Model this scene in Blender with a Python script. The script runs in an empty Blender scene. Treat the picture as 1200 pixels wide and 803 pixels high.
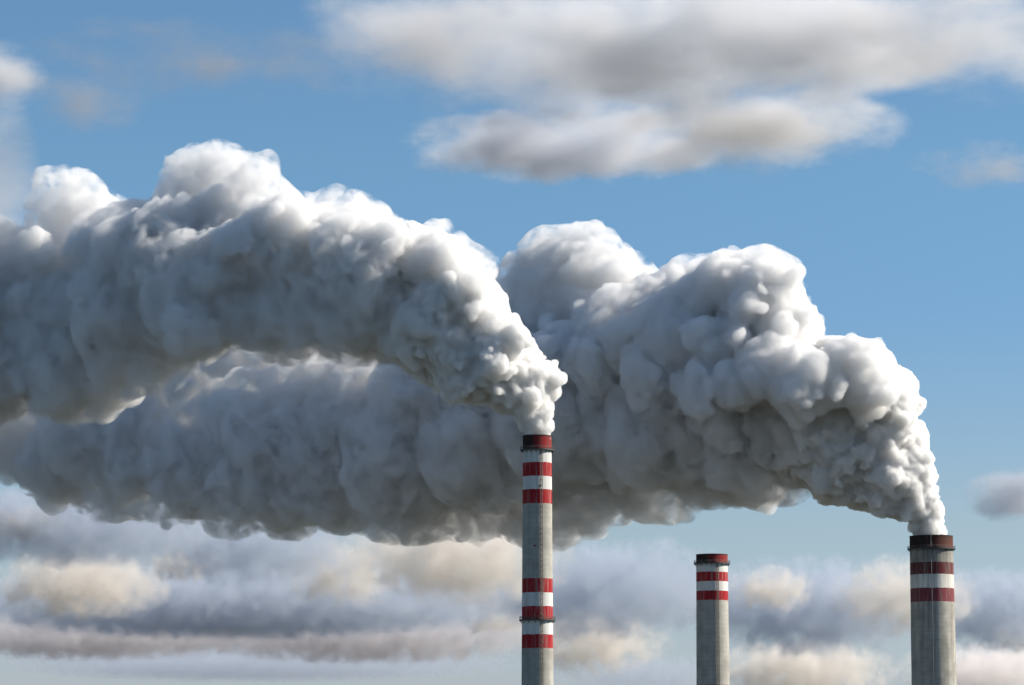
import bpy, bmesh, math, random
import numpy as np
from mathutils import Vector

# ------------------------------------------------------------------ camera, sky, sun, exposure
scene = bpy.context.scene
C = scene.collection
F = 3403.0                      # focal length in pixels of a 1200 px wide picture
PITCH = math.radians(8.0)
CAM = Vector((0.0, 0.0, 1.7))
cam_data = bpy.data.cameras.new('camera')
cam_data.sensor_width = 36.0
cam_data.lens = 36.0 * F / 1200.0
cam_data.clip_start = 1.0
cam_data.clip_end = 200000.0
cam = bpy.data.objects.new('camera', cam_data)
C.objects.link(cam)
cam.location = CAM
cam.rotation_euler = (math.radians(90) + PITCH, 0, 0)
scene.camera = cam

SUN_EL, SUN_AZ = math.radians(34), math.radians(-4)      # azimuth: from the picture's right, turned towards the viewer
sun_dir = Vector((math.cos(SUN_EL) * math.cos(SUN_AZ), -math.cos(SUN_EL) * math.sin(SUN_AZ), math.sin(SUN_EL)))
world = bpy.data.worlds.new('World')
scene.world = world
world.use_nodes = True
wn = world.node_tree.nodes
sky = wn.new('ShaderNodeTexSky')
sky.sky_type = 'NISHITA'
sky.sun_disc = False
sky.sun_elevation = SUN_EL
sky.sun_rotation = math.radians(90) + SUN_AZ
sky.altitude = 300
sky.air_density = 1.0
sky.dust_density = 0.3
sky.ozone_density = 3.0
wn['Background'].inputs['Strength'].default_value = 0.061
tint = wn.new('ShaderNodeMix')
tint.data_type = 'RGBA'
tint.blend_type = 'MULTIPLY'
tint.inputs[0].default_value = 1.0
wco = wn.new('ShaderNodeTexCoord')
wsep = wn.new('ShaderNodeSeparateXYZ')
wrmp = wn.new('ShaderNodeValToRGB')
we = wrmp.color_ramp.elements
for k, (p, c) in enumerate(((0.02, (0.77, 0.82, 1.10)), (0.075, (0.92, 0.91, 0.97)), (0.15, (0.74, 0.94, 1.08)), (0.2, (0.81, 1.03, 1.09)), (0.3, (0.84, 1.04, 1.11)))):
    if k > 1:
        we.new(p)
    we[k].position, we[k].color = p, (*c, 1)
world.node_tree.links.new(wco.outputs['Generated'], wsep.inputs[0])
world.node_tree.links.new(wsep.outputs[2], wrmp.inputs[0])
world.node_tree.links.new(wrmp.outputs[0], tint.inputs[7])
world.node_tree.links.new(sky.outputs[0], tint.inputs[6])
world.node_tree.links.new(tint.outputs[2], wn['Background'].inputs['Color'])

sun_data = bpy.data.lights.new('sun', 'SUN')
sun_data.energy = 5.0
sun_data.angle = math.radians(0.5)
sun_data.color = (1.0, 0.93, 0.82)
sun = bpy.data.objects.new('sun', sun_data)
C.objects.link(sun)
sun.rotation_euler = sun_dir.to_track_quat('Z', 'Y').to_euler()

vs = scene.view_settings
vs.view_transform = 'Standard'
vs.look = 'None'
vs.gamma = 1.0
vs.exposure = 0.78
vs.use_curve_mapping = False
cy = scene.cycles
cy.max_bounces = 24
cy.volume_bounces = 12
cy.diffuse_bounces = 3
cy.glossy_bounces = 2
cy.transparent_max_bounces = 256
cy.volume_step_rate = 1.0
cy.volume_max_steps = 256
cy.use_denoising = True
cy.use_adaptive_sampling = True
cy.adaptive_threshold = 0.02

# ------------------------------------------------------------------ helpers
def at(px, py, Y):
    """The point of the place at depth Y that lies in the photograph's direction (px, py)."""
    u, v = (px - 600.0) / F, (401.5 - py) / F
    d = Vector((u, math.cos(PITCH) - v * math.sin(PITCH), math.sin(PITCH) + v * math.cos(PITCH)))
    return CAM + d * (Y / d.y)

def at_np(P, Y):
    """The same for an array of (px, py, depth in pixels)."""
    m = Y / F
    y = Y + P[:, 2] * m
    u, v = (P[:, 0] - 600.0) / F, (401.5 - P[:, 1]) / F
    dy = math.cos(PITCH) - v * math.sin(PITCH)
    dz = math.sin(PITCH) + v * math.cos(PITCH)
    return np.stack([u / dy * y, y, CAM.z + dz / dy * y], 1)

def obj(name, data, mat=None, parent=None):
    o = bpy.data.objects.new(name, data)
    C.objects.link(o)
    if mat is not None:
        data.materials.append(mat)
    if parent is not None:
        o.parent = parent
    return o

def thing(name, label, cat, loc=(0, 0, 0), group=None):
    o = bpy.data.objects.new(name, None)
    C.objects.link(o)
    o.location = loc
    o['label'] = label
    o['category'] = cat
    if group:
        o['group'] = group
    return o

def bm_obj(name, bm, mat, parent=None, smooth=False):
    me = bpy.data.meshes.new(name)
    bm.to_mesh(me)
    bm.free()
    if smooth:
        for p in me.polygons:
            p.use_smooth = True
    return obj(name, me, mat, parent)

def lathe(bm, prof, n=96, close=False):
    rings = []
    for r, z in prof:
        rings.append([bm.verts.new((r * math.cos(2 * math.pi * k / n), r * math.sin(2 * math.pi * k / n), z)) for k in range(n)])
    m = len(rings)
    for i in range(m if close else m - 1):
        a, b = rings[i], rings[(i + 1) % m]
        for k in range(n):
            bm.faces.new((a[k], a[(k + 1) % n], b[(k + 1) % n], b[k]))

def tube(bm, p, q, r, n=8):
    p, q = Vector(p), Vector(q)
    d = (q - p).normalized()
    s = d.orthogonal().normalized()
    t = d.cross(s)
    rings = [[bm.verts.new(c + (s * math.cos(2 * math.pi * k / n) + t * math.sin(2 * math.pi * k / n)) * r) for k in range(n)] for c in (p, q)]
    for k in range(n):
        bm.faces.new((rings[0][k], rings[0][(k + 1) % n], rings[1][(k + 1) % n], rings[1][k]))
    bm.faces.new(rings[0][::-1])
    bm.faces.new(rings[1])

def box(bm, c, size, rotz=0.0):
    c = Vector(c)
    cs, sn = math.cos(rotz), math.sin(rotz)
    vs_ = []
    for x in (-.5, .5):
        for y in (-.5, .5):
            for z in (-.5, .5):
                X, Y_ = x * size[0], y * size[1]
                vs_.append(bm.verts.new(c + Vector((X * cs - Y_ * sn, X * sn + Y_ * cs, z * size[2]))))
    for f in ((0, 1, 3, 2), (4, 6, 7, 5), (0, 4, 5, 1), (2, 3, 7, 6), (0, 2, 6, 4), (1, 5, 7, 3)):
        bm.faces.new([vs_[i] for i in f])

class G:
    """Small node graph builder."""
    def __init__(self, name):
        self.m = bpy.data.materials.new(name)
        self.m.use_nodes = True
        self.t = self.m.node_tree
        self.N = self.t.nodes
        self.out = self.N['Material Output']
        self.b = self.N['Principled BSDF']
    def n(self, typ, **kw):
        x = self.N.new(typ)
        for k, v in kw.items():
            setattr(x, k, v)
        return x
    def l(self, a, b):
        self.t.links.new(a, b)
    def put(self, v, sock):
        if hasattr(v, 'links'):
            self.l(v, sock)
        else:
            sock.default_value = v
    def math(self, op, a, b=0.0, c=0.0, clamp=False):
        x = self.n('ShaderNodeMath', operation=op, use_clamp=clamp)
        self.put(a, x.inputs[0]); self.put(b, x.inputs[1]); self.put(c, x.inputs[2])
        return x.outputs[0]
    def mix(self, f, a, b, blend='MIX'):
        x = self.n('ShaderNodeMix', data_type='RGBA', blend_type=blend)
        self.put(f, x.inputs[0]); self.put(a, x.inputs[6]); self.put(b, x.inputs[7])
        return x.outputs[2]
    def noise(self, vec, scale, detail=4.0, rough=0.55):
        x = self.n('ShaderNodeTexNoise')
        if vec is not None:
            self.l(vec, x.inputs['Vector'])
        x.inputs['Scale'].default_value = scale
        x.inputs['Detail'].default_value = detail
        x.inputs['Roughness'].default_value = rough
        return x.outputs['Fac']
    def ramp(self, fac, stops, interp='LINEAR'):
        x = self.n('ShaderNodeValToRGB')
        x.color_ramp.interpolation = interp
        e = x.color_ramp.elements
        while len(e) < len(stops):
            e.new(0.5)
        for i, (p, c) in enumerate(stops):
            e[i].position = p
            e[i].color = c if len(c) == 4 else (*c, 1)
        self.l(fac, x.inputs[0])
        return x.outputs[0]
    def scaled(self, vec, s):
        x = self.n('ShaderNodeMapping')
        x.inputs['Scale'].default_value = s
        self.l(vec, x.inputs[0])
        return x.outputs[0]

# ------------------------------------------------------------------ ground
def ground_material():
    g = G('winter_field')
    co = g.n('ShaderNodeTexCoord').outputs['Object']
    a = g.noise(co, 0.004, 5)
    b = g.noise(co, 0.15, 4)
    col = g.mix(g.ramp(a, [(0.4, (0, 0, 0)), (0.6, (1, 1, 1))]), (0.034, 0.040, 0.028, 1), (0.052, 0.050, 0.042, 1))
    col = g.mix(g.math('MULTIPLY', b, 0.5), col, (0.03, 0.034, 0.022, 1))
    g.l(col, g.b.inputs['Base Color'])
    g.b.inputs['Roughness'].default_value = 0.95
    return g.m

bm = bmesh.new()
S = 90000
bm.faces.new([bm.verts.new(p) for p in ((-S, -S, 0), (S, -S, 0), (S, S, 0), (-S, S, 0))])
ground = bm_obj('ground', bm, ground_material())
ground['kind'] = 'structure'

# ------------------------------------------------------------------ smokestacks
def shaft_material(name, bands, concrete, dirt, soot_z, z_cap, joint=2.5, shade_r=None):
    """bands: list of (z_low, z_high, colour) painted rings; below and between them raw concrete."""
    g = G(name)
    co = g.n('ShaderNodeTexCoord').outputs['Object']
    sep = g.n('ShaderNodeSeparateXYZ')
    g.l(co, sep.inputs[0])
    z = sep.outputs[2]
    wob = g.math('MULTIPLY', g.math('SUBTRACT', g.noise(co, 0.7, 4), 0.5), 0.7)
    zz = g.math('ADD', z, wob)
    streak = g.noise(g.scaled(co, (0.55, 0.55, 0.02)), 1.0, 6, 0.6)
    streak2 = g.noise(g.scaled(co, (0.9, 0.9, 0.06)), 1.0, 6, 0.7)
    blot = g.noise(co, 0.12, 6, 0.6)
    # pours of concrete: faint darker joints
    fr = g.math('FRACT', g.math('DIVIDE', z, joint))
    jt = g.math('LESS_THAN', fr, 0.07)
    col = g.mix(g.ramp(blot, [(0.35, (0, 0, 0)), (0.65, (1, 1, 1))]), (*concrete, 1), (*[c * 0.68 for c in concrete], 1))
    col = g.mix(g.math('MULTIPLY', jt, 0.4), col, (*[c * 0.5 for c in concrete], 1))
    for z0, z1, c in bands:
        inside = g.math('MULTIPLY', g.math('GREATER_THAN', zz, z0), g.math('LESS_THAN', zz, z1))
        worn = g.math('SUBTRACT', 1.0, g.ramp(streak2, [(0.48, (0, 0, 0)), (0.75, (0.6, 0.6, 0.6))]))
        col = g.mix(g.math('MULTIPLY', inside, worn), col, (*c, 1))
    dm = g.math('MULTIPLY', g.ramp(streak, [(0.42, (0, 0, 0)), (0.75, (1, 1, 1))]), dirt)
    col = g.mix(dm, col, (0.10, 0.085, 0.06, 1))
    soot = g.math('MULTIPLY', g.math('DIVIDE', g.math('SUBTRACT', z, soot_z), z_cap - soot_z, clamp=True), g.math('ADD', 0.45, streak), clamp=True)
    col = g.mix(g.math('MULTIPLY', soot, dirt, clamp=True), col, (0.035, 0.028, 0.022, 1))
    if shade_r is not None:                                    # shaded left side painted near-black into the colour, with a streaky edge
        side = g.math('ADD', g.math('DIVIDE', sep.outputs[0], -shade_r), g.math('MULTIPLY', g.math('SUBTRACT', streak2, 0.5), 1.2))
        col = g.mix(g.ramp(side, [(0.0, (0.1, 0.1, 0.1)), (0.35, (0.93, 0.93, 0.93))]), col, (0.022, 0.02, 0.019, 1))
    g.l(col, g.b.inputs['Base Color'])
    g.b.inputs['Roughness'].default_value = 0.9
    g.b.inputs['Specular IOR Level'].default_value = 0.15
    bump = g.n('ShaderNodeBump')
    bump.inputs['Strength'].default_value = 0.3
    bump.inputs['Distance'].default_value = 0.1
    g.l(g.noise(co, 1.5, 5), bump.inputs['Height'])
    g.l(bump.outputs[0], g.b.inputs['Normal'])
    return g.m

def plain(name, col, rough=0.7, metal=0.0, var=0.25, scale=0.8):
    g = G(name)
    co = g.n('ShaderNodeTexCoord').outputs['Object']
    n = g.noise(co, scale, 5)
    g.l(g.mix(g.math('MULTIPLY', n, var * 2), (*col, 1), (*[c * 0.45 for c in col], 1)), g.b.inputs['Base Color'])
    g.b.inputs['Roughness'].default_value = rough
    g.b.inputs['Metallic'].default_value = metal
    return g.m

RED = (0.29, 0.010, 0.016)
WHITE = (0.58, 0.57, 0.54)
M_STEEL = plain('dark_galvanised_steel', (0.06, 0.06, 0.062), 0.6, 0.3)
M_RAIL = plain('painted_rail_steel', (0.13, 0.125, 0.115), 0.6, 0.2)
M_PIPE = plain('zinc_conductor', (0.22, 0.22, 0.22), 0.7, 0.0)
M_LAMP = plain('red_lamp_glass', (0.35, 0.02, 0.02), 0.3)
M_INNER = plain('sooty_flue_lining', (0.03, 0.027, 0.025), 0.9)
M_PLINTH = plain('plinth_concrete', (0.30, 0.29, 0.27), 0.9)

def gallery(root, zt, rs, reach, rail_h, posts, thick=0.7):
    """A steel walkway round the shaft at height zt: deck > handrail, each post, each bracket."""
    bm = bmesh.new()
    lathe(bm, [(rs - 0.15, zt - thick), (rs + reach, zt - thick), (rs + reach, zt), (rs - 0.15, zt)], 96, True)
    deck = bm_obj('gallery', bm, M_STEEL, root)
    bm = bmesh.new()
    for dz in (rail_h, rail_h * 0.55):
        prof = [(rs + reach - 0.12 + 0.09 * math.cos(a), zt + dz + 0.09 * math.sin(a)) for a in (0.0, 1.57, 3.14, 4.71)]
        lathe(bm, prof, 96, True)
    bm_obj('handrail', bm, M_RAIL, deck)
    for k in range(posts):
        a = 2 * math.pi * (k + 0.5) / posts
        r = rs + reach - 0.12
        bm = bmesh.new()
        tube(bm, (r * math.cos(a), r * math.sin(a), zt), (r * math.cos(a), r * math.sin(a), zt + rail_h), 0.06, 6)
        bm_obj('rail_post', bm, M_RAIL, deck)
    for k in range(posts // 2):
        a = 2 * math.pi * (k + 0.25) / (posts // 2)
        bm = bmesh.new()
        tube(bm, ((rs - 0.1) * math.cos(a), (rs - 0.1) * math.sin(a), zt - thick - 1.3), ((rs + reach - 0.2) * math.cos(a), (rs + reach - 0.2) * math.sin(a), zt - thick + 0.05), 0.12, 6)
        bm_obj('bracket', bm, M_STEEL, deck)
    return deck

def smokestack(label, px_top, py_top, Y, w_top, w_low, py_low, bands_px, concrete, dirt, soot_px, galleries, cap_col,
               ladder_az=None, conductor_az=None, lamps=(), cap_dirt=0.5):
    top = at(px_top, py_top, Y)
    m = (top - CAM).length / F
    H = top.z
    zp = lambda py: at(px_top, py, Y).z
    r_top = w_top * m / 2
    z_low = zp(py_low)
    slope = (w_low * m / 2 - r_top) / (H - z_low)
    rad = lambda z: r_top + (H - z) * slope
    root = thing('smokestack', label, 'smokestack', (top.x, Y, 0), 'striped chimneys of the power plant')
    bands = [(zp(b), zp(a), c) for a, b, c in bands_px]
    zc = zp(galleries[0])
    mat = shaft_material('shaft_paint', bands, concrete, dirt, zp(soot_px), H)
    bm = bmesh.new()
    zs = list(np.linspace(0.5, zc, 48))
    lathe(bm, [(rad(z), z) for z in zs], 128)
    shaft = bm_obj('shaft', bm, mat, root, True)
    bm = bmesh.new()                                       # the red crown above the gallery, with the open flue inside
    t = 0.09 * r_top + 0.25
    lathe(bm, [(rad(zc) + 0.04, zc), (r_top + 0.04, H - 0.35), (r_top + 0.22, H - 0.3), (r_top + 0.22, H), (r_top - t, H)], 128)
    crown = bm_obj('crown', bm, shaft_material('crown_paint', [(zc - 1, H - 0.4, cap_col)], (0.12, 0.1, 0.08), cap_dirt, zc, H + 1.5, shade_r=r_top), root)
    bm = bmesh.new()
    lathe(bm, [(r_top - t, H - 0.003), (r_top - t - 0.3, H - 14)], 96)
    vv = [v for v in bm.verts if v.co.z < H - 10]
    bm.faces.new(vv)
    bm_obj('flue_lining', bm, M_INNER, crown)
    bm = bmesh.new()
    lathe(bm, [(0.01, 0.006), (rad(0) + 3.0, 0.006), (rad(0) + 3.0, 1.2), (rad(0) + 0.4, 1.6), (0.01, 1.6)], 64)
    bm_obj('plinth', bm, M_PLINTH, root)
    for i, py in enumerate(galleries):
        z = zp(py)
        gallery(root, z, rad(z), 1.15 + 0.02 * r_top, 1.25, 36 if i == 0 else 28)
    if ladder_az is not None:
        az, w, zt = ladder_az, 0.9, zc - 0.8
        ca, sa = math.cos(az), math.sin(az)
        bm = bmesh.new()
        for s in (-1, 1):
            pts = [((rad(z) + 0.35) * ca - s * w / 2 * sa, (rad(z) + 0.35) * sa + s * w / 2 * ca, z) for z in np.linspace(3, zt, 12)]
            for p, q in zip(pts, pts[1:]):
                tube(bm, p, q, 0.07, 6)
        z = 3.2
        while z < zt:
            r = rad(z) + 0.35
            tube(bm, (r * ca - w / 2 * sa, r * sa + w / 2 * ca, z), (r * ca + w / 2 * sa, r * sa - w / 2 * ca, z), 0.04, 5)
            z += 0.6
        lad = bm_obj('ladder', bm, M_RAIL, root)
        bm = bmesh.new()                                  # the hoops of the safety cage
        z = 6.0
        while z < zt:
            r = rad(z) + 0.35
            P = []
            for k in range(9):
                a = math.pi * k / 8
                u, v = 0.62 * math.cos(a), 0.95 * math.sin(a)
                P.append(((r + v) * ca - u * sa, (r + v) * sa + u * ca, z))
            for p, q in zip(P, P[1:]):
                tube(bm, p, q, 0.12, 5)
            z += 2.6
        for k in (0, 2, 4, 6, 8):
            a = math.pi * k / 8
            u, v = 0.62 * math.cos(a), 0.95 * math.sin(a)
            P = [((rad(z) + 0.35 + v) * ca - u * sa, (rad(z) + 0.35 + v) * sa + u * ca, z) for z in np.linspace(5.9, zt - 0.4, 8)]
            for p, q in zip(P, P[1:]):
                tube(bm, p, q, 0.05, 5)
        bm_obj('safety_cage', bm, M_RAIL, lad)
    if conductor_az is not None:
        ca, sa = math.cos(conductor_az), math.sin(conductor_az)
        bm = bmesh.new()
        pts = [((rad(z) + 0.22) * ca, (rad(z) + 0.22) * sa, z) for z in np.linspace(2, zc - 1, 16)] + \
              [((rad(zc) + 0.25) * ca, (rad(zc) + 0.25) * sa, zc + 0.1), ((r_top + 0.36) * ca, (r_top + 0.36) * sa, H + 1.6)]
        for p, q in zip(pts, pts[1:]):
            tube(bm, p, q, 0.2, 8)
        bm_obj('lightning_conductor', bm, M_PIPE, root)
    for az, py in lamps:
        z = zp(py)
        r = rad(z)
        ca, sa = math.cos(az), math.sin(az)
        bm = bmesh.new()
        box(bm, ((r + 0.25) * ca, (r + 0.25) * sa, z), (0.6, 0.9, 0.5), az)
        lb = bm_obj('warning_lamp', bm, M_STEEL, root)
        bm = bmesh.new()
        bmesh.ops.create_icosphere(bm, subdivisions=2, radius=0.32)
        for v in bm.verts:
            v.co = Vector(((r + 0.3) * ca, (r + 0.3) * sa, z + 0.5)) + Vector((v.co.x, v.co.y, v.co.z * 1.2))
        bm_obj('lamp_lens', bm, M_LAMP, lb, True)
    return root

RAD = math.radians
smokestack('tall slim striped chimney with two walkway rings, white smoke leaving its top',
           629.5, 511, 1400, 33.5, 37, 803,
           [(527.5, 543, WHITE), (543, 559, RED), (559, 574.5, WHITE), (574.5, 591, RED),
            (678.5, 695, RED), (695, 711, WHITE), (711, 727, RED), (727, 744, WHITE), (744, 760, RED)],
           (0.40, 0.385, 0.34), 0.28, 535, [527, 726], RED, ladder_az=RAD(-75), lamps=[(RAD(-80), 571), (RAD(-100), 641)])
smokestack('short clean chimney with two red bands under a red crown, no smoke coming out',
           834.2, 650, 1600, 36.5, 38.5, 803,
           [(660, 671, WHITE), (671, 682, RED), (682, 693, WHITE), (693, 704, RED), (803, 814, RED)],
           (0.40, 0.385, 0.34), 0.22, 655, [660], RED, ladder_az=RAD(-75), lamps=[(RAD(-105), 654)])
smokestack('widest sooty chimney with faded pinkish red bands and a pale vertical conductor line',
           1091.2, 628.5, 1700, 49.5, 51.5, 803,
           [(660, 674, (0.13, 0.022, 0.028)), (674, 690, (0.66, 0.64, 0.58)), (690, 706, (0.19, 0.036, 0.050))],
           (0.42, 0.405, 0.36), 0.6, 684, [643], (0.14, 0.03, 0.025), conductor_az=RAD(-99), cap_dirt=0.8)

# ------------------------------------------------------------------ smoke plumes
rng = np.random.default_rng(11)

def turn(seed):
    """A random rotation, so that no two octaves share their grain."""
    q, _ = np.linalg.qr(np.random.default_rng(seed).normal(size=(3, 3)))
    return q

def lattice_noise(P, seed):
    """Smooth 3-D gradient noise in about -1..1 for an (n,3) array."""
    P = P @ turn(seed)
    i = np.floor(P).astype(np.int64)
    f = P - i
    u = f * f * f * (f * (f * 6 - 15) + 10)
    out = 0
    for dx in (0, 1):
        for dy in (0, 1):
            for dz in (0, 1):
                h = ((i[:, 0] + dx) * 73856093) ^ ((i[:, 1] + dy) * 19349663) ^ ((i[:, 2] + dz) * 83492791) ^ (seed * 2654435761)
                h = (h ^ (h >> 13)) * 1274126177 & 0xFFFFFFFF
                h = (h ^ (h >> 16)) * 2246822519 & 0xFFFFFFFF
                g = np.stack([(h & 1023) / 511.5 - 1, ((h >> 10) & 1023) / 511.5 - 1, ((h >> 20) & 1023) / 511.5 - 1], 1)
                d = f - np.array([dx, dy, dz])
                w = (u[:, 0] if dx else 1 - u[:, 0]) * (u[:, 1] if dy else 1 - u[:, 1]) * (u[:, 2] if dz else 1 - u[:, 2])
                out = out + w * (g * d).sum(1)
    return out * 1.2

def poly_dist(P, poly):
    """Distance of (n,2) points to a closed polygon, positive inside."""
    A = np.asarray(poly, float)
    B = np.roll(A, -1, 0)
    best = np.full(len(P), 1e9)
    inside = np.zeros(len(P), bool)
    for a, b in zip(A, B):
        ab = b - a
        t = np.clip(((P - a) @ ab) / (ab @ ab), 0, 1)
        best = np.minimum(best, np.hypot(*(P - (a + t[:, None] * ab)).T))
        if a[1] != b[1]:
            c = (a[1] > P[:, 1]) != (b[1] > P[:, 1])
            inside ^= c & (P[:, 0] < (b[0] - a[0]) * (P[:, 1] - a[1]) / (b[1] - a[1]) + a[0])
    return np.where(inside, best, -best)

def sphere_dirs(n, r):
    v = r.normal(size=(n, 3))
    return v / np.linalg.norm(v, axis=1)[:, None]

def billows(poly, size, shrink=0.93, cover=1.0, levels=3, seed=1, depth=1.0, extra=()):
    """Spheres (px, py, depth, radius) that fill an outline with a round body and heap smaller and smaller lobes on it."""
    r = np.random.default_rng(seed)
    A = np.asarray(poly, float)
    lo, hi = A.min(0), A.max(0)
    gx, gy = np.meshgrid(np.arange(lo[0], hi[0], 4.0), np.arange(lo[1], hi[1], 4.0))
    P = np.stack([gx.ravel(), gy.ravel()], 1)
    d = poly_dist(P, poly)
    P, d = P[d > 5], d[d > 5]
    o = np.argsort(-d)
    P, d = P[o], d[o]
    body = []
    covered = np.zeros(len(P), bool)
    for k in range(len(P)):                     # greedy inscribed balls
        if covered[k]:
            continue
        body.append((P[k, 0], P[k, 1], r.normal(0, 0.12) * d[k] * depth, d[k] * shrink))
        covered |= np.hypot(P[:, 0] - P[k, 0], P[:, 1] - P[k, 1]) < d[k] * 0.42
    body = np.array(body + [tuple(e) for e in extra])
    out = [body]
    prev = body
    for lv in range(levels):
        new = []
        ref = out[0] if lv == 0 else prev
        for s in ref:
            R = s[3]
            base = size(s[0], s[1])
            if lv == 0:
                rr = min(base, 0.62 * R)
            else:
                rr = 0.42 * R
            if rr < 1.6:
                continue
            n = int(cover * (2.2 if lv == 0 else 1.7) * (R / rr) ** 2 * (1.0 if lv == 0 else 0.55))
            n = max(3, min(n, 160))
            D = sphere_dirs(n, r)
            D[:, 2] = np.where((D[:, 2] > 0.35) & (r.random(n) < 0.75), -D[:, 2], D[:, 2])
            rad = rr * r.uniform(0.4, 1.45, n)
            c = s[:3] + D * (R - 0.25 * rad)[:, None]
            # drop what is buried in the body
            for ci, ri in zip(c, rad):
                dd = np.hypot(np.hypot(out[0][:, 0] - ci[0], out[0][:, 1] - ci[1]), out[0][:, 2] - ci[2]) + ri
                if (dd < out[0][:, 3]).any():
                    continue
                new.append((*ci, ri))
        if not new:
            break
        new = np.array(new)
        # keep the outline: nothing may stand out of it by more than a little
        dist = poly_dist(new[:, :2], poly)
        ok = dist > new[:, 3] * 0.55 - 3 if not len(extra) else dist > -1e9
        new = new[ok]
        out.append(new)
        prev = new
    return np.concatenate(out)

ICO = {}
for s_ in (1, 2, 3):
    b_ = bmesh.new()
    bmesh.ops.create_icosphere(b_, subdivisions=s_, radius=1.0)
    b_.verts.ensure_lookup_table()
    ICO[s_] = (np.array([v.co[:] for v in b_.verts]), np.array([[v.index for v in f.verts] for f in b_.faces]))
    b_.free()

def skin(name, balls, Y, voxel_px, mat, parent, noise_amp=0.6, noise_px=10.0, seed=3, smooth=0, mouth=None, fade=0.82):
    """Melt the balls together into one closed surface and roughen it."""
    m = Y / F
    V, T, off = [], [], 0
    for b in balls:
        s = 3 if b[3] > 30 else (2 if b[3] > 5 else 1)
        v, t = ICO[s]
        V.append(v * b[3] + b[:3])
        T.append(t + off)
        off += len(v)
    V, T = np.concatenate(V), np.concatenate(T)
    W = at_np(V, Y)
    me = bpy.data.meshes.new('balls')
    me.from_pydata(W.tolist(), [], T.tolist())
    tmp = bpy.data.objects.new('balls', me)
    C.objects.link(tmp)
    md = tmp.modifiers.new('remesh', 'REMESH')
    md.mode = 'VOXEL'
    md.voxel_size = voxel_px * m
    if smooth:
        sm = tmp.modifiers.new('smooth', 'SMOOTH')
        sm.iterations = smooth
        sm.factor = 0.5
    def baked(o):
        dg = bpy.context.evaluated_depsgraph_get()
        r_ = bpy.data.meshes.new_from_object(o.evaluated_get(dg))
        return r_
    res = baked(tmp)

    def get(me_):
        n_ = len(me_.vertices)
        c_ = np.empty(n_ * 3, np.float32)
        me_.vertices.foreach_get('co', c_)
        k_ = np.empty(n_ * 3, np.float32)
        me_.vertex_normals.foreach_get('vector', k_)
        return c_.reshape(-1, 3).astype(float), k_.reshape(-1, 3)
    # slow swirls bend the lobes out of round
    co, no = get(res)
    L0 = noise_px * m
    warp = np.zeros_like(co)
    for fr, am in ((0.45, 1.0), (1.0, 0.45)):
        for ax in range(3):
            warp[:, ax] += am * lattice_noise(co / L0 * fr + 11.1 * ax, seed + 40 + ax)
    calm = 1.0
    if mouth is not None:                           # the smoke is still in step where it leaves the flue
        calm = np.clip(np.linalg.norm(co - np.array(mouth), axis=1) / (90 * m), 0.08, 1)[:, None]
    co = co + warp * L0 * 0.4 * calm
    res.vertices.foreach_set('co', co.astype(np.float32).ravel())
    res.update()
    # heaps on heaps: rounded bulges with creases between them, every octave standing on the last one
    lam = noise_px
    k = 0
    while lam > voxel_px * 2.2:
        co, no = get(res)
        wv = np.stack([lattice_noise(co / (lam * m) * 0.7 + 31.7 * (ax + 1), seed + 60 + ax) for ax in range(3)], 1)
        q = co / (lam * m) + 0.35 * wv + 7.3 * k
        h = np.abs(lattice_noise(q, seed + k)) * 1.7 - 0.38
        patch = np.clip(0.75 + 0.9 * lattice_noise(co / (noise_px * 2.2 * m), seed + 90 + k), 0.15, 1.5)
        if mouth is not None:
            patch = patch * np.clip(np.linalg.norm(co - np.array(mouth), axis=1) / (70 * m), 0.25, 1)
        co = co + no * (h * patch * noise_amp * fade ** k * lam * m)[:, None]
        res.vertices.foreach_set('co', co.astype(np.float32).ravel())
        res.update()
        lam *= 0.5
        k += 1
    tmp.data = res                                  # melt once more, so that no fold cuts through another
    fin = baked(tmp)
    bpy.data.objects.remove(tmp)
    bpy.data.meshes.remove(res)
    bpy.data.meshes.remove(me)
    res = fin
    n = len(res.vertices)
    res.materials.clear()
    res.name = name
    o = obj(name, res, mat, parent)
    print(name, len(balls), 'balls', n, 'verts')
    return o

def vapour(name, density, albedo, g_=0.15):
    m = bpy.data.materials.new(name)
    m.use_nodes = True
    t = m.node_tree
    t.nodes.remove(t.nodes['Principled BSDF'])
    v = t.nodes.new('ShaderNodeVolumePrincipled')
    v.inputs['Density'].default_value = density
    v.inputs['Color'].default_value = (*albedo, 1)
    v.inputs['Anisotropy'].default_value = g_
    t.links.new(v.outputs[0], t.nodes['Material Output'].inputs['Volume'])
    return m

M_VAPOUR = vapour('dense_water_vapour', 0.6, (0.962, 0.958, 0.950), 0.0)
M_SMOKE = vapour('drifting_vapour', 0.11, (0.925, 0.922, 0.919), 0.0)
M_THIN = vapour('thinning_vapour', 0.07, (0.968, 0.966, 0.963), 0.0)

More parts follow.
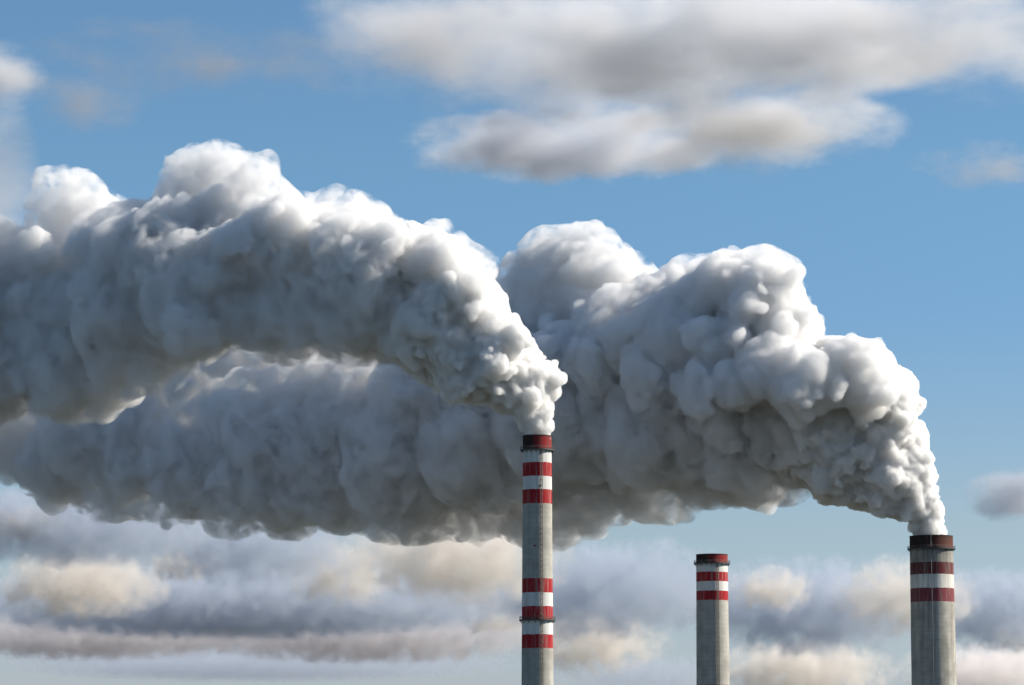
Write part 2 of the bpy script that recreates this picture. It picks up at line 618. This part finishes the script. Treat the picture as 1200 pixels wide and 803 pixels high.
def torn_vapour(name, density, albedo, lam, lo, hi):
    """Vapour torn into shreds: clumps about lam metres wide with clear air between them."""
    m = vapour(name, density, albedo, 0.0)
    t = m.node_tree
    N, L = t.nodes, t.links
    co = N.new('ShaderNodeTexCoord').outputs['Object']
    nz = N.new('ShaderNodeTexNoise')
    nz.inputs['Scale'].default_value = 1.0 / lam
    nz.inputs['Detail'].default_value = 4.0
    nz.inputs['Roughness'].default_value = 0.62
    nz.inputs['Distortion'].default_value = 0.5
    L.new(co, nz.inputs['Vector'])
    mr = N.new('ShaderNodeMapRange')
    mr.interpolation_type = 'SMOOTHSTEP'
    mr.inputs['From Min'].default_value = lo
    mr.inputs['From Max'].default_value = hi
    mr.inputs['To Max'].default_value = density
    L.new(nz.outputs['Fac'], mr.inputs['Value'])
    L.new(mr.outputs['Result'], N['Principled Volume'].inputs['Density'])
    m.cycles.volume_step_rate = STEP
    return m
M_HEAD = vapour('heaped_vapour', 0.24, (0.945, 0.942, 0.937), 0.0)
STEP = 0.08
SMOKE_TINT = (0.928, 0.925, 0.922)
M_TORN = torn_vapour('torn_vapour', 0.17, SMOKE_TINT, 13.0, 0.42, 0.62)
M_TORN_FINE = torn_vapour('finely_torn_vapour', 0.45, (0.97, 0.967, 0.963), 6.0, 0.50, 0.62)

def heap(lobes, seed, nearer=0.0, grow=1.0):
    """Heads of smoke: every given ball (px, py, depth, radius) grows smaller balls, and those grow smaller ones."""
    r = np.random.default_rng(seed)
    first = np.array(lobes, float) * (1, 1, 1, grow) + (0, 0, nearer, 0)
    out, prev = [first], first
    for frac, n in ((0.5, 9), (0.45, 5)):
        new = []
        for b in prev:
            D = sphere_dirs(n, r)
            D[:, 2] = -np.abs(D[:, 2]) * np.where(r.random(n) < 0.8, 1, -1)
            for d in D:
                q = frac * b[3] * r.uniform(0.6, 1.15)
                new.append((*(b[:3] + d * (b[3] - 0.3 * q)), q))
        prev = np.array(new)
        out.append(prev)
    return np.concatenate(out)

def swell(P, px):
    P = P[P[:, 3] > 3.0].copy()
    P[:, 3] += px
    if px > 0:
        P[:, 1] -= 0.9 * px          # the torn edge rides on top of the plume
    return P

# the plume of the slim chimney
YA = 1400
plume_a = thing('smoke_plume', 'thick plume bending left from the slim striped chimney, nearest and highest of the smoke', 'smoke plume',
                at(629.5, 511, YA), 'smoke plumes drifting from the chimneys')
PA1 = [(614, 520), (612, 500), (601, 481), (578, 470), (548, 462), (512, 463), (500, 452), (492, 430), (474, 418), (450, 415), (430, 380), (420, 330), (425, 285), (452, 268),
       (500, 278), (530, 294), (558, 318), (583, 332), (590, 360), (610, 386), (626, 410), (648, 424), (661, 438), (654, 462), (646, 480), (645, 520)]
PA2 = [(520, 440), (474, 420), (420, 425), (370, 411), (330, 405), (280, 406), (240, 425), (190, 446), (150, 466), (110, 485), (60, 478), (0, 487), (-140, 500), (-300, 520),
       (-320, 260), (-180, 270), (-60, 250), (0, 302), (28, 290), (60, 300), (95, 290), (150, 255), (190, 262), (215, 240), (250, 270), (300, 243), (340, 250), (385, 262), (440, 268), (480, 275), (530, 300), (550, 340)]
PA3 = [(195, 280), (186, 235), (200, 190), (222, 184), (238, 200), (256, 183), (290, 184), (312, 208), (324, 240), (330, 280), (260, 310)]
PA4 = [(20, 310), (42, 262), (46, 222), (84, 214), (118, 222), (128, 250), (180, 262), (200, 310), (110, 340)]
PA5 = [(370, 290), (380, 250), (398, 236), (432, 235), (444, 258), (450, 290), (410, 310)]
PA6 = [(480, 300), (500, 272), (530, 280), (556, 306), (580, 330), (560, 350), (520, 340)]

DRIFT = 0.9                    # the wind carries the smoke left and away from the viewer
def drift(P, x0, z=0.0):
    P = P.copy()
    d = np.maximum(0, x0 - P[:, 0])
    P[:, 2] += z + DRIFT * d * d / (d + 260.0)
    return P

dA = lambda x, y: math.hypot(x - 628, y - 505)
to_parent = lambda o, root: setattr(o, 'matrix_parent_inverse', root.matrix_world.inverted())
bpy.context.view_layer.update()
def plume_part(name, balls, Y, vox, mat, root, **kw):
    o = skin(name, balls, Y, vox, mat, None, **kw)
    me = o.data
    n = len(me.vertices)
    co = np.empty(n * 3, np.float32)
    me.vertices.foreach_get('co', co)
    co = co.reshape(-1, 3) - np.array(root.location[:], np.float32)
    me.vertices.foreach_set('co', co.ravel())
    me.update()
    o.parent = root
    return o

A1 = drift(billows(PA1, lambda x, y: 7 + 0.115 * dA(x, y), seed=21), 628)
A2 = drift(billows(PA2, lambda x, y: 16 + 0.10 * dA(x, y), seed=22, levels=2), 628)
A3 = drift(billows(PA3, lambda x, y: 22, seed=23, levels=2), 628, 45)
A4 = drift(billows(PA4, lambda x, y: 22, seed=24, levels=2), 628, 60)
A5 = drift(billows(PA5, lambda x, y: 14, seed=25, levels=2), 628, 40)
A6 = drift(billows(PA6, lambda x, y: 14, seed=26, levels=2), 628, 40)
A7 = drift(heap([(96, 284, -60, 18), (168, 274, -62, 24), (198, 258, -45, 24), (270, 282, -80, 26), (318, 266, -50, 32), (352, 272, -55, 26), (400, 290, -60, 32), (446, 290, -50, 30),
                 (500, 306, -40, 30), (252, 250, -10, 28), (40, 292, -50, 20), (222, 290, -80, 22), (-60, 290, -60, 40), (540, 345, -40, 26), (575, 380, -30, 20)], 41, -12, 1.1), 628)
mouth_a = at(629.5, 512, YA)[:]
plume_part('dense_billow', A1, YA, 1.0, M_VAPOUR, plume_a, mouth=mouth_a, fade=0.97, noise_amp=0.30, noise_px=24, seed=5)
plume_part('drifting_billow', swell(np.concatenate([A2, A3]), -8), YA, 2.0, M_SMOKE, plume_a, noise_amp=0.24, noise_px=60, seed=6)
plume_part('billow_head', A7, YA, 1.3, M_HEAD, plume_a, noise_amp=0.26, noise_px=22, seed=7)
plume_part('thin_billow', swell(np.concatenate([A4, A5, A6]), -4), YA, 2.0, M_THIN, plume_a, noise_amp=0.28, noise_px=36, seed=8)
plume_part('torn_fringe', swell(np.concatenate([A2, A3, A4, A5, A6]), 8), YA, 3.2, M_TORN, plume_a, noise_amp=0.2, noise_px=50, seed=9)

# the plume of the wide chimney
YC = 1700
plume_c = thing('smoke_plume', 'widest plume bending left from the sooty chimney and passing behind the slim one', 'smoke plume',
                at(1091, 628, YC), 'smoke plumes drifting from the chimneys')
PC1 = [(1071, 634), (1062, 612), (1046, 601), (1018, 597), (990, 588), (960, 578), (930, 560), (890, 540), (850, 520), (828, 480), (835, 445), (868, 430), (880, 408), (915, 402),
       (945, 410), (975, 405), (1000, 397), (1022, 405), (1036, 425), (1060, 450), (1080, 485), (1081, 515), (1093, 555), (1104, 590), (1108, 634)]
PC2 = [(960, 570), (932, 574), (900, 582), (860, 580), (826, 582), (780, 560), (740, 570), (700, 574), (640, 580), (580, 578), (540, 590), (500, 602), (470, 612), (410, 612), (340, 610), (300, 598), (250, 606),
       (195, 588), (140, 585), (92, 594), (50, 574), (8, 548), (-70, 536), (-280, 545), (-280, 430), (-100, 440), (0, 452), (70, 462), (120, 455), (180, 470), (225, 478), (280, 452), (340, 440), (400, 432), (470, 428), (540, 400),
       (600, 390), (660, 400), (690, 380), (740, 352), (790, 340), (822, 322), (850, 302), (890, 306), (925, 322), (945, 345), (954, 378), (938, 410), (960, 450)]
PC3 = [(560, 400), (585, 335), (606, 310), (630, 288), (660, 278), (700, 278), (720, 296), (726, 318), (748, 326), (765, 340), (770, 380), (720, 430), (640, 440)]
PC4 = [(440, 600), (480, 570), (560, 566), (640, 560), (720, 556), (780, 562), (822, 585), (826, 600), (790, 608), (740, 610), (700, 624), (660, 642), (610, 640), (560, 628), (510, 638), (470, 625)]
PC5 = [(828, 588), (860, 570), (900, 570), (922, 578), (900, 590), (866, 592)]
PC6 = [(100, 520), (110, 470), (170, 430), (230, 400), (290, 385), (380, 385), (440, 405), (440, 430), (370, 435), (300, 440), (250, 460), (220, 490), (170, 520), (130, 535)]
PC9 = [(0, 552), (100, 580), (200, 578), (300, 590), (420, 602), (500, 592), (520, 618), (480, 610), (430, 626), (380, 612), (330, 622), (270, 628), (235, 606), (190, 612), (120, 608), (70, 590), (20, 580)]
dC = lambda x, y: math.hypot(x - 1090, y - 625)
C1 = drift(billows(PC1, lambda x, y: 8 + 0.095 * dC(x, y), seed=31), 1090)
C2 = drift(billows(PC2, lambda x, y: 16 + 0.08 * dC(x, y), seed=32, levels=2), 1090)
C3 = drift(billows(PC3, lambda x, y: 22, seed=33, levels=2), 1090, 35)
C4 = drift(billows(PC4, lambda x, y: 14, seed=34, levels=2), 1090, 30)
C5 = drift(billows(PC5, lambda x, y: 8, seed=35, levels=2), 1090, 30)
C6 = drift(billows(PC6, lambda x, y: 14, seed=36, levels=2), 1090, 40)
C8 = drift(heap([(868, 452, -85, 26), (903, 428, -75, 32), (966, 452, -72, 24), (935, 445, -70, 36), (880, 350, -10, 44), (915, 380, -20, 34), (830, 350, -20, 38), (800, 400, -50, 44),
                 (745, 405, -50, 38), (705, 430, -60, 30), (760, 440, -80, 30), (850, 410, -50, 34), (1010, 440, -40, 36), (820, 460, -95, 26), (690, 392, -10, 26), (725, 362, 10, 26), (655, 396, -5, 22), (615, 402, 0, 20), (770, 348, 20, 24), (300, 408, 30, 17), (255, 424, 30, 18), (210, 446, 30, 18), (350, 408, 30, 16), (400, 416, 30, 15), (150, 480, 30, 16)], 42, -42, 1.15), 1090)
C9 = drift(billows(PC9, lambda x, y: 8, seed=39, levels=1), 1090, -30)
mouth_c = at(1090, 629, YC)[:]
plume_part('dense_billow', C1, YC, 1.2, M_VAPOUR, plume_c, mouth=mouth_c, fade=0.97, noise_amp=0.28, noise_px=26, seed=15)
plume_part('drifting_billow', swell(C2, -8), YC, 2.2, M_SMOKE, plume_c, noise_amp=0.24, noise_px=64, seed=16)
plume_part('drifting_billow', swell(np.concatenate([C3, C6]), -4), YC, 2.0, M_SMOKE, plume_c, noise_amp=0.28, noise_px=40, seed=17)
plume_part('billow_head', C8, YC, 1.4, M_HEAD, plume_c, noise_amp=0.22, noise_px=26, seed=21)
plume_part('ragged_billow', swell(np.concatenate([C4, C5]), -4), YC, 1.6, vapour('ragged_vapour', 0.07, (0.90, 0.895, 0.89), 0.0), plume_c, noise_amp=0.34, noise_px=36, seed=18)
plume_part('torn_fringe', swell(np.concatenate([C2, C3, C4, C5, C6, C9]), 8), YC, 3.4, M_TORN, plume_c, noise_amp=0.2, noise_px=50, seed=19)

# ------------------------------------------------------------------ clouds in the sky
def cloud_material(name, aspect, density, seed, cover, freq, edge, stretch, albedo, forward):
    """A soft heap of droplets: an uneven ball that thins towards its rim (aspect = the cloud's half sizes over its half height)."""
    m = bpy.data.materials.new(name)
    m.use_nodes = True
    t = m.node_tree
    t.nodes.remove(t.nodes['Principled BSDF'])
    N, L = t.nodes, t.links
    def mth(op, a, b=0.0, clamp=False):
        x = N.new('ShaderNodeMath'); x.operation = op; x.use_clamp = clamp
        for v, sck in ((a, x.inputs[0]), (b, x.inputs[1])):
            if hasattr(v, 'links'): L.new(v, sck)
            else: sck.default_value = v
        return x.outputs[0]
    co = N.new('ShaderNodeTexCoord').outputs['Object']
    ln = N.new('ShaderNodeVectorMath'); ln.operation = 'DOT_PRODUCT'
    L.new(co, ln.inputs[0]); L.new(co, ln.inputs[1])
    r2 = ln.outputs['Value']
    mp = N.new('ShaderNodeMapping')
    mp.inputs['Scale'].default_value = (aspect[0] * stretch, aspect[1] * stretch, aspect[2])
    mp.inputs['Location'].default_value = (seed * 3.7, seed * 1.9, seed * 5.3)
    L.new(co, mp.inputs[0])
    nz = N.new('ShaderNodeTexNoise')
    nz.inputs['Scale'].default_value = freq
    nz.inputs['Detail'].default_value = 6.0
    nz.inputs['Roughness'].default_value = 0.66
    m.cycles.volume_step_rate = 0.4
    L.new(mp.outputs[0], nz.inputs['Vector'])
    shape = mth('ADD', mth('SUBTRACT', 1.0, r2), mth('MULTIPLY', mth('SUBTRACT', nz.outputs['Fac'], 0.5), 4.2))
    d = mth('DIVIDE', mth('SUBTRACT', shape, 1.0 - cover), edge, True)
    rim = mth('MULTIPLY', mth('SUBTRACT', 1.0, r2), 4.0, True)
    d = mth('MULTIPLY', mth('MULTIPLY', mth('MULTIPLY', d, d), rim), density)
    v = N.new('ShaderNodeVolumePrincipled')
    L.new(d, v.inputs['Density'])
    v.inputs['Color'].default_value = (*albedo, 1)
    v.inputs['Anisotropy'].default_value = forward
    L.new(v.outputs[0], t.nodes['Material Output'].inputs['Volume'])
    return m

DECK = 1250.0
def cloud(label, px, py, rx, ry, tau, cover=0.75, freq=1.1, edge=1.3, stretch=0.62, Y=None, deep=None, group=None, albedo=(0.86, 0.855, 0.86)):
    """tau: how many mean free paths of droplets along the cloud's half height."""
    if Y is None:
        el = PITCH + math.atan((401.5 - py) / F)
        Y = DECK / math.tan(el)
    if group is None:
        rx, ry = rx * 1.12, ry * 1.05
    c = at(px, py, Y)
    m = Y / F
    sz = (rx * m, (deep or 0.8 * rx) * m, ry * m)
    bm = bmesh.new()
    bmesh.ops.create_icosphere(bm, subdivisions=3, radius=1.02)
    cloud.k += 1
    mat = cloud_material('cloud_droplets', (sz[0] / sz[2], sz[1] / sz[2], 1.0), tau / (ry * m), cloud.k, cover, freq, edge, stretch, albedo, 0.3 if group else 0.42)
    o = bm_obj('cloud', bm, mat)
    o.location = c
    o.scale = sz
    o['label'] = label
    o['category'] = 'cloud'
    o['group'] = group or 'clouds high in the blue'
    return o
cloud.k = 0

HIGH = dict(freq=1.0, edge=1.5, stretch=0.48)
cloud('pale cloud at the top edge with a long tail to its left', 600, 52, 265, 85, 2.6, 0.95, Y=6200, **HIGH)
cloud('long dark grey cloud along the top edge, right of the pale one', 850, 50, 290, 66, 3.8, 1.0, Y=6000, albedo=(0.88, 0.885, 0.90), **HIGH)
cloud('bright heaped cloud in the top right corner', 1140, 35, 190, 90, 3.0, 0.95, Y=5800, **HIGH)
cloud('sunlit oval cloud floating below the long dark one', 875, 152, 180, 58, 3.4, 0.9, Y=6400, albedo=(0.88, 0.87, 0.865), **HIGH)
cloud('dark flat cloud tail left of the sunlit oval cloud', 660, 172, 190, 42, 3.3, 0.95, Y=6600, albedo=(0.83, 0.845, 0.88), **HIGH)
cloud('thin cloud wisp at the right edge of the blue sky', 1160, 195, 95, 32, 0.9, 0.7, Y=6600, albedo=(0.66, 0.65, 0.66), **HIGH)
cloud('faint brownish cloud scrap in the upper left sky', 95, 115, 85, 50, 1.1, 0.72, Y=6500, albedo=(0.62, 0.6, 0.6), **HIGH)
cloud('small pale cloud cut by the upper left edge', -12, 95, 66, 54, 2.6, 1.1, Y=6500, **HIGH)
cloud('tall pale cloud standing at the left edge above the smoke', -14, 235, 62, 150, 2.6, 1.6, Y=6500, **HIGH)
cloud('barely visible veil of cloud in the upper left sky', 230, 70, 210, 45, 0.7, 0.7, Y=6900, albedo=(0.55, 0.54, 0.55), **HIGH)
cloud('small grey cloud at the right edge, beside the widest chimney top', 1195, 580, 66, 36, 2.6, 1.0, Y=9000, albedo=(0.7, 0.72, 0.77), **HIGH)
LOW = 'low banks of cloud near the horizon'
WARM, COOL = (0.89, 0.85, 0.80), (0.64, 0.69, 0.77)  # reddened sunlight and bluish shade tinted into the droplets' own colour
low = [
 ('yellow lit cloud heap low on the left', 95, 684, 120, 48, 4.0, 0.9, WARM),
 ('bluish cloud bank directly under the left end of the wide plume', 80, 615, 210, 56, 3.0, 0.9, COOL),
 ('ragged pale cloud under the middle of the wide plume', 290, 640, 170, 56, 3.0, 0.8, COOL),
 ('bright cloud heap left of the slim chimney', 540, 655, 150, 66, 3.6, 0.9, WARM),
 ('small rounded cream cloud peeping out under the smoke', 400, 668, 90, 52, 3.6, 0.85, WARM),
 ('long blue grey cloud bank across the lower left', 280, 706, 380, 46, 3.5, 0.95, COOL),
 ('pinkish cloud row left of the slim chimney base', 430, 742, 260, 40, 3.0, 0.85, (0.74, 0.72, 0.735)),
 ('flat pinkish cloud row in the lower left corner', 110, 742, 240, 36, 3.0, 0.85, (0.74, 0.72, 0.735)),
 ('blue grey cloud right behind the slim chimney', 710, 690, 180, 70, 3.2, 0.9, COOL),
 ('cream lit cloud patch just right of the slim chimney base', 690, 750, 105, 50, 3.6, 0.9, WARM),
 ('wide pale cloud heap between the two right chimneys', 950, 710, 180, 66, 3.6, 0.9, COOL),
 ('low cream cloud between the bases of the two right chimneys', 940, 786, 120, 44, 3.6, 0.9, WARM),
 ('lit cloud touching the left side of the widest chimney', 1060, 698, 100, 54, 3.2, 0.9, WARM),
 ('blue grey cloud right of the widest chimney', 1170, 715, 130, 56, 3.4, 0.9, COOL),
 ('low pinkish cloud in the lower right corner', 1165, 788, 130, 42, 3.0, 0.9, (0.94, 0.90, 0.88)),
 ('thin low cloud streak at the bottom edge left of the slim chimney', 300, 778, 360, 24, 1.2, 0.8, COOL),
 ('thin low cloud streak between slim and short chimney', 760, 790, 150, 28, 0.9, 0.8, COOL),
]
low += [
 ('small cream puff at the left edge under the blue grey bank', 30, 612, 60, 24, 3.6, 0.85, WARM),
 ('small cream puff above the pinkish cloud row, left of centre', 215, 660, 56, 26, 3.4, 0.85, WARM),
 ('round cream puff low beside the left side of the slim chimney', 580, 720, 60, 30, 3.4, 0.85, WARM),
 ('cream puff in the lower left, below the long blue grey bank', 265, 726, 80, 22, 3.2, 0.85, WARM),
 ('small lit puff directly right of the short chimney', 905, 690, 60, 32, 3.2, 0.85, WARM),
 ('small cream puff low at the right edge of the picture', 1195, 745, 50, 26, 3.2, 0.85, WARM),
]
for lb, px, py, rx, ry, tau, cov, alb in low:
    cloud(lb, px, py, rx, ry, tau * 0.62, cov - 0.06, freq=2.0, edge=0.85, stretch=1.15, group=LOW, albedo=alb)
